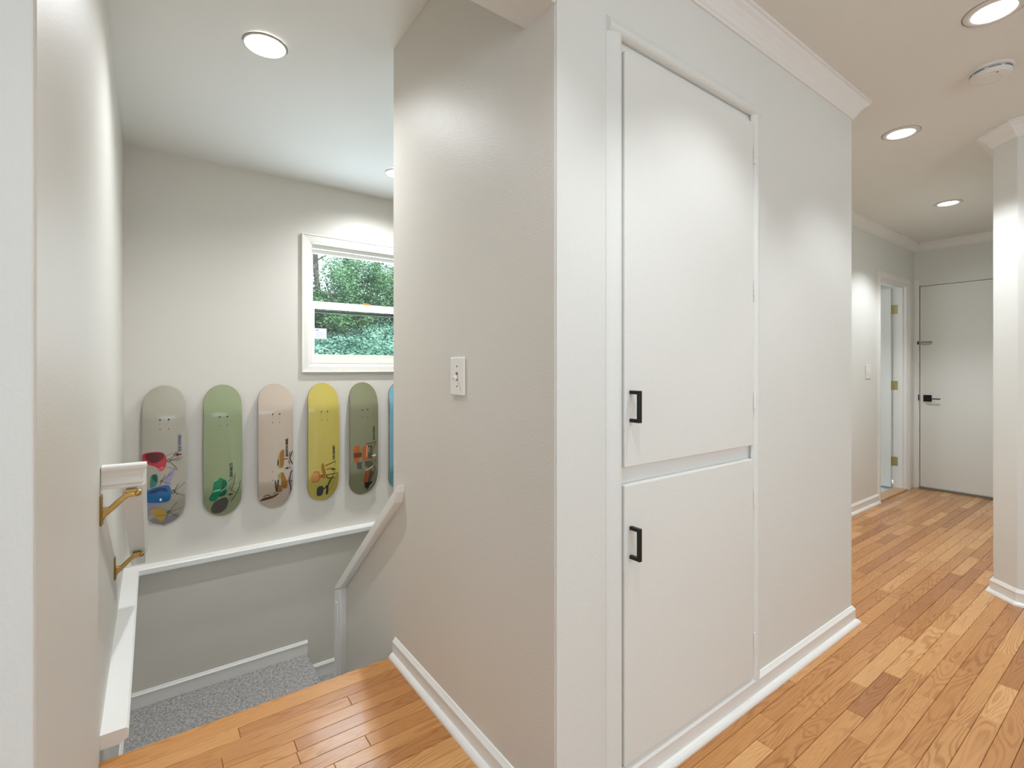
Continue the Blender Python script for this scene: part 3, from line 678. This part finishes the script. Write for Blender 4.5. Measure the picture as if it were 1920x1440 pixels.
cdoor(.088, .873, .666, .757, (.735, .22))

# ------------------------------------------------------------------ switches
def screwhead(p, ax, parent, r=.0035):
    obj('screw', LA([(0, .0012), (r * .8, .001), (r, 0)], p, ax, 12), M['slot'], parent)
sw = empty('light_switch', (XD, 1.423, 1.174), 'white toggle switch plate on the beige wall right of the stair opening', 'switch', 'light switches')
obj('cover_plate', PR([(1.378, 1.111), (1.468, 1.111), (1.468, 1.237), (1.378, 1.237)], 'x', XD - .0075, XD), M['plate'], sw, bevel=.005, seg=3)
bm = B(XD - .022, XD - .006, 1.4185, 1.4275, 1.166, 1.178); bmesh.ops.rotate(bm, verts=bm.verts, cent=(XD - .007, 1.423, 1.174), matrix=Matrix.Rotation(math.radians(-24), 3, 'Y')); obj('toggle', bm, M['plate'], sw, bevel=.0015)
obj('toggle_slot', B(XD - .0079, XD - .0070, 1.4165, 1.4295, 1.160, 1.188), M['slot'], sw)
for z in (1.207, 1.141): screwhead((XD - .0075, 1.423, z), (-1, 0, 0), sw)
sw = empty('light_switch', (5.01, YF, 1.17), 'white rocker switch plate on the hall wall beside the open doorway', 'switch', 'light switches')
obj('cover_plate', B(4.955, 5.065, YF - .006, YF, 1.112, 1.234), M['plate'], sw, bevel=.003)
for x in (4.985, 5.035): obj('rocker', B(x - .011, x + .011, YF - .010, YF - .005, 1.148, 1.198), M['plate'], sw, bevel=.002)
for z in (1.218, 1.128): screwhead((5.035, YF - .006, z), (0, -1, 0), sw)

# ------------------------------------------------------------------ hall doors
# open doorway in the left hall wall
def casing_door(par, x0, x1, zt_, w=.054, wl=True):
    pr_ = [(0, 0), (0, .012), (.15, .016), (.6, .015), (.75, .012), (1, .009), (1, 0)]
    bm = PR([(x0 - w + a * w, YF - p) for a, p in pr_], 'z', 0, zt_ + w); obj('side_casing', bm, M['trim'], par)
    bm = PR([(x1 + w - a * w, YF - p) for a, p in pr_], 'z', 0, zt_ + w); obj('side_casing', bm, M['trim'], par)
    bm = PR([(YF - p, zt_ + w - a * w) for a, p in pr_], 'x', x0, x1); obj('head_casing', bm, M['trim'], par)
d2 = struct('door_2', frame_bm(FX0, FX1, .0, FZ, .018, YF, YF + .11, .001), M['trim'], 'open doorway on the left near the end of the hall')
casing_door(d2, FX0, FX1, FZ, .054)
obj('door_stop', frame_bm(FX0 + .018, FX1 - .018, 0, FZ - .018, .010, YF + .030, YF + .066, .001), M['trim'], d2)
leaf = obj('door_leaf', B(FX1 - .046, FX1 - .012, YF + .120, YF + .120 + .70, .012, 2.0), M['door'], d2, bevel=.002)
for i, z in enumerate((1.79, 1.03, .27)):
    bm = bmesh.new(); box(bm, FX1 - .0205, FX1 - .018, YF + .072, YF + .108, z - .045, z + .045); lathe(bm, [(0, 0), (.006, 0), (.006, .09), (0, .09)], (FX1 - .024, YF + .114, z - .045), (0, 0, 1), 12)
    box(bm, FX1 - .044, FX1 - .016, YF + .1175, YF + .120, z - .045, z + .045)
    h = obj('hinge', bm, M['brassd'], leaf)
    for dz in (-.03, 0, .03):
        screwhead((FX1 - .0205, YF + .090 + (.008 if dz == 0 else 0), z + dz), (-1, 0, 0), leaf, .003)
# closed door at the end of the hall
d3 = struct('door_3', B(XE + .028, XE + .034, EY0, EY1, 0, EZ), M['dark'], 'closed white slab door at the end of the hall')
leaf = obj('door_leaf', B(XE - .002, XE + .026, EY0 + .002, EY1 - .006, .014, EZ - .005), M['door'], d3, bevel=.002)
w = EY1 + .055
pe = [(0, 0), (0, .014), (.2, .016), (.8, .014), (1, .010), (1, 0)]
obj('side_casing', PR([(XE - p, min(YF, EY1 + .042) - a * .040) for a, p in pe], 'z', 0, EZ + .058), M['trim'], d3)
obj('side_casing', PR([(XE - p, EY0 - .058 + a * .056) for a, p in pe], 'z', 0, EZ + .058), M['trim'], d3)
obj('head_casing', PR([(EZ + .058 - a * .056, XE - p) for a, p in pe], 'x', 0, 1), M['trim'], d3)
# the head casing is rebuilt along Y
hc = d3.children[-1]; me = hc.data
for v in me.vertices: x_, z_, y_ = v.co.x, v.co.y, v.co.z; v.co = (y_, EY0 - .002 + x_ * (EY1 + .002 - EY0 + .002), z_)
me.flip_normals()
obj('threshold', B(XE - .030, XE + .03, EY0, EY1, 0, .010), M['slot'], d3, bevel=.002)
obj('sweep_strip', B(XE - .006, XE - .002, EY0 + .004, EY1 - .01, .014, .026), M['ring'], d3)
hd = empty('door_lever', (XE, 1.528, .905), 'black square lever handle on the closed hall door', 'door handle')
obj('rose', B(XE - .012, XE - .002, 1.494, 1.560, .870, .936), M['black'], hd, bevel=.002)
obj('neck', LA([(0, 0), (.010, 0), (.010, .045), (0, .045)], (XE - .010, 1.512, .902), (-1, 0, 0), 16), M['black'], hd)
obj('lever', B(XE - .060, XE - .046, 1.418, 1.518, .896, .906), M['black'], hd, bevel=.002)
obj('latch_plate', B(XE - .017, XE - .013, EY1 - .002, EY1 + .006, .878, .938), M['black'], hd)
cg = empty('door_chain_guard', (XE, 1.54, 1.455), 'small metal chain guard above the lever on the closed hall door', 'door chain')
M['steel'] = paint('worn_steel', (150, 146, 140), .35, metal=.9)
obj('track', B(XE - .007, XE - .002, 1.492, 1.578, 1.458, 1.470), M['steel'], cg, bevel=.002)
for k in range(9):
    bm = bmesh.new(); y = 1.585 - k * .011; z = 1.448 - .008 * math.sin(k / 8 * math.pi)
    pts = [(XE - .010 - (.003 * math.sin(a) if k % 2 else 0), y + .0075 * math.cos(a), z + (.004 * math.sin(a) if k % 2 == 0 else 0)) for a in [i * math.pi / 6 for i in range(13)]]
    tube(bm, pts, .0012, 6); obj('chain_link', bm, M['steel'], cg)
obj('anchor_plate', B(XE - .020, XE - .014, EY1 + .001, EY1 + .012, 1.440, 1.472), M['black'], cg)

# ------------------------------------------------------------------ recessed lights and smoke detector
def downlight(x, y, z, r, label, power, spot=150, blend=.8, tilt=0, lf=.74, glow=9, col=(.96, 1.0, 1.04), grp='recessed ceiling lights'):
    t = empty('recessed_light', (x, y, z), label, 'ceiling light', grp)
    ob1 = obj('trim_ring', LA([(r * lf, -.0005), (r * lf, -.006), (r * (.95 if lf < .9 else .97), -.005), (r, -.001), (r, 0)], (x, y, z), (0, 0, 1), 48), M['ring'], t, smooth=True)
    obj('shadow_gap', LA([(r * 1.0, -.0006), (r * 1.035, -.0006), (r * 1.035, 0)], (x, y, z), (0, 0, 1), 48), M['slot'], t)
    obj('lens', LA([(0, -.0050), (r * lf * .9, -.0050), (r * lf, -.0035)], (x, y, z), (0, 0, 1), 40), M['lens'], t)
    l = bpy.data.lights.new('lamp', 'SPOT'); l.energy = power; l.spot_size = math.radians(spot); l.spot_blend = blend; l.shadow_soft_size = r * .42; l.color = col
    o = bpy.data.objects.new('lamp', l); o.location = (0, 0, -.012); o.parent = t; COL.objects.link(o)
    return t
downlight(3.22, .90, CEIL, .082, 'round recessed ceiling light at the start of the hall, the larger one in view', 76, 112, .5)
downlight(4.87, 1.07, CEIL, .082, 'round recessed ceiling light farther down the hall, in front of the closed door', 70, 112, .5)
downlight(.375, 2.235, zstair(2.235), .082, 'bright recessed ceiling light over the top of the stairs', 76, 150, 1.0, lf=.93)
downlight(1.305, 3.07, zstair(3.07), .078, 'bright recessed ceiling light above the window, half behind the wall edge', 112, 150, 1.0, lf=.93)
downlight(1.42, .44, CEIL, .082, 'recessed ceiling light above the cupboard doors', 31, 102, .55)
downlight(2.38, .40, CEIL, .082, 'recessed ceiling light near the corner of the cupboard wall', 28, 96, .5)
downlight(.60, .38, CEIL, .082, 'recessed ceiling light in front of the stair opening', 30, 112, .6)
sd = empty('smoke_detector', (2.84, .487, CEIL), 'round white smoke detector on the ceiling at upper right', 'smoke detector')
obj('base', LA([(0, 0), (.072, 0), (.072, -.006), (.068, -.010), (0, -.010)], (2.84, .487, CEIL), (0, 0, 1), 48), M['detector'], sd, smooth=False)
bm = LA([(0, -.010), (.060, -.010), (.060, -.016), (.066, -.017), (.066, -.026), (.060, -.034), (.040, -.037), (.036, -.0375), (.034, -.036), (0, -.036)], (2.84, .487, CEIL), (0, 0, 1), 48)
obj('cover', bm, M['detector'], sd)
bm = bmesh.new()
for k in range(8):
    a0_ = k * math.pi / 4 + .08; a1_ = a0_ + math.pi / 4 - .2
    rr = [(.0605, -.0155), (.0665, -.0158), (.0665, -.0180), (.0605, -.0180)]
    prev = None
    for i in range(6):
        a = a0_ + (a1_ - a0_) * i / 5
        q = [bm.verts.new((2.84 + r_ * math.cos(a), .487 + r_ * math.sin(a), CEIL + h_)) for r_, h_ in rr]
        if prev:
            for j in range(4): bm.faces.new((prev[j], prev[(j + 1) % 4], q[(j + 1) % 4], q[j]))
        else: bm.faces.new(q)
        prev = q
    bm.faces.new(prev[::-1])
obj('vent_slots', bm, M['dark'], sd)
obj('test_button', LA([(0, -.040), (.011, -.039), (.012, -.036)], (2.81, .495, CEIL), (0, 0, 1), 24), M['detector'], sd)
obj('indicator', LA([(0, -.0385), (.003, -.0382), (.003, -.036)], (2.80, .46, CEIL), (0, 0, 1), 12), M['slot'], sd)

# ------------------------------------------------------------------ hillside outside the stair window
def hz(x, y): return 1.02 + (min(y, 11.5) - 5.8) * .33 + .10 * noise.noise(Vector((x * .5, y * .5, 0))) + max(0, y - 11.5) * .10
bm = bmesh.new(); NX, NY = 30, 44; G = []
for i in range(NX + 1):
    G.append([bm.verts.new((-5 + i * .65, 4.6 + j * .5, hz(-5 + i * .65, 4.6 + j * .5))) for j in range(NY + 1)])
for i in range(NX):
    for j in range(NY): bm.faces.new((G[i][j], G[i + 1][j], G[i + 1][j + 1], G[i][j + 1]))
o = struct('hillside', bm, M['soil'], 'wooded slope rising outside the stair window')
def leaves(pts, size, mat, name, parent, up=.4, stuff=True):
    vs, fs = [], []
    for p in pts:
        s_ = size * random.uniform(.6, 1.3)
        a = Vector((random.gauss(0, 1), random.gauss(0, 1), random.gauss(0, 1) * up)).normalized()
        n = Vector((random.gauss(0, .6), random.gauss(0, .6) - .5, random.gauss(.5, .5)))
        b = n.cross(a)
        if b.length < .01: continue
        b = b.normalized(); k = len(vs); p = Vector(p)
        nn = a.cross(b) * s_ * .12
        vs += [p - a * s_ * .5, p + b * s_ * .28 + nn, p + a * s_ * .5, p - b * s_ * .28 + nn]
        fs += [(k, k + 1, k + 2), (k, k + 2, k + 3)]
    me = bpy.data.meshes.new(name); me.from_pydata([tuple(v) for v in vs], [], fs); me.materials.append(mat)
    o = bpy.data.objects.new(name, me); COL.objects.link(o)
    if parent: o.parent = parent; o.matrix_parent_inverse = Matrix.Translation(parent.location).inverted()
    return o
pts = []
for _ in range(60000):
    y = 5.6 + random.random() ** 1.2 * 3.0; x = random.uniform(.2, 5.2)
    pts.append((x, y, hz(x, y) + random.uniform(.01, .16)))
o = leaves(pts, .050, M['ivy'], 'ivy_groundcover', None); o['kind'] = 'stuff'; tag(o, 'blue green ivy covering the foot of the slope outside the window', 'ivy')
def shrub(x, y, r, h, mat, label, n=9000, size=.042):
    z = hz(x, y); t = empty('shrub', (x, y, z), label, 'shrub', 'shrubs on the slope outside')
    bm = bmesh.new()
    for k in range(5):
        a = random.uniform(0, 6.28); tube(bm, [(x, y, z - .05), (x + math.cos(a) * r * .3, y + math.sin(a) * r * .3, z + h * .45), (x + math.cos(a) * r * .6, y + math.sin(a) * r * .6, z + h * .85)], [.02, .014, .006], 6)
    obj('stem', bm, M['bark'], t)
    pts = []
    ls_ = [(random.gauss(0, .45) * r, random.gauss(0, .45) * r, random.uniform(.25, 1) * h) for _ in range(16)]
    for _ in range(n):
        c = random.choice(ls_); pts.append((x + c[0] + random.gauss(0, .16) * r, y + c[1] + random.gauss(0, .16) * r, z + max(.02, c[2] + random.gauss(0, .13) * h)))
    leaves(pts, size, mat, 'foliage', t)
def tree(x, y, h, r, mat, label, n=16000, size=.055, z0=.3, nc=34, trunk=.12):
    z = hz(x, y); t = empty('tree', (x, y, z), label, 'tree', 'trees on the slope outside')
    bm = bmesh.new(); tp = []
    for k in range(7): tp.append((x + math.sin(k * .9 + x) * .10, y + math.cos(k * .7) * .08, z - .2 + (h + .2) * k / 6))
    tube(bm, tp, [trunk * (1 - .8 * k / 6) for k in range(7)], 9)
    tips = []
    for k in range(nc):
        zz = h * random.uniform(z0, 1.0); a = random.uniform(0, 6.28); rr = r * random.uniform(.3, 1) * (1.15 - .6 * zz / h)
        e = (x + math.cos(a) * rr, y + math.sin(a) * rr, z + zz + rr * .15); tips.append(e)
        tube(bm, [(x, y, z + zz - rr * .35), ((x + e[0]) / 2, (y + e[1]) / 2, z + zz - rr * .05), e], [.03, .018, .006], 5)
    obj('trunk', bm, M['bark'], t, smooth=True)
    pts = []
    for _ in range(n):
        c = random.choice(tips); f = random.random() ** .6
        pts.append((x + (c[0] - x) * f + random.gauss(0, .16), y + (c[1] - y) * f + random.gauss(0, .16), z + (c[2] - z - h * .0) * 1 - (1 - f) * .25 + random.gauss(0, .14)))
    leaves(pts, size, mat, 'foliage', t)
shrub(2.55, 8.3, .75, .9, M['fern'], 'ferny dark shrub behind the sticker on the window pane', 11000)
shrub(3.15, 8.7, .8, 1.05, M['fern'], 'leafy green shrub in the middle of the window view')
shrub(2.1, 7.7, .6, .7, M['evergreen'], 'low dark shrub at the left edge of the window view')
shrub(3.8, 9.0, .8, 1.0, M['evergreen'], 'dark shrub under the trees at the right of the window view')
shrub(4.6, 9.4, .9, 1.1, M['fern'], 'leafy shrub beyond the right side of the window')
tree(2.75, 10.4, 4.2, 1.2, M['evergreen'], 'dark evergreen tree at upper left of the window view', 10000, trunk=.06)
tree(3.75, 11.6, 4.6, 1.5, M['tree'], 'light green leafy tree in the middle of the window view', 10000, trunk=.07)
tree(4.6, 10.6, 4.2, 1.3, M['tree'], 'light green tree at the right of the window view', 9000, trunk=.06)
tree(3.3, 14.5, 5.0, 1.8, M['evergreen'], 'tall dark tree far up the slope at the left of the view', 8000, .07)
tree(5.3, 14.0, 5.0, 1.9, M['evergreen'], 'tall dark tree far up the slope at the right of the view', 8000, .07)
tree(4.4, 17.5, 5.5, 2.2, M['fern'], 'tallest green tree at the top of the slope', 7000, .08)
tree(1.9, 12.5, 4.6, 1.5, M['fern'], 'green tree at the left beyond the window frame', 12000, .11)
tree(6.2, 11.5, 4.6, 1.5, M['evergreen'], 'dark tree beyond the right side of the window', 10000, .11)
print('planks', nplank)
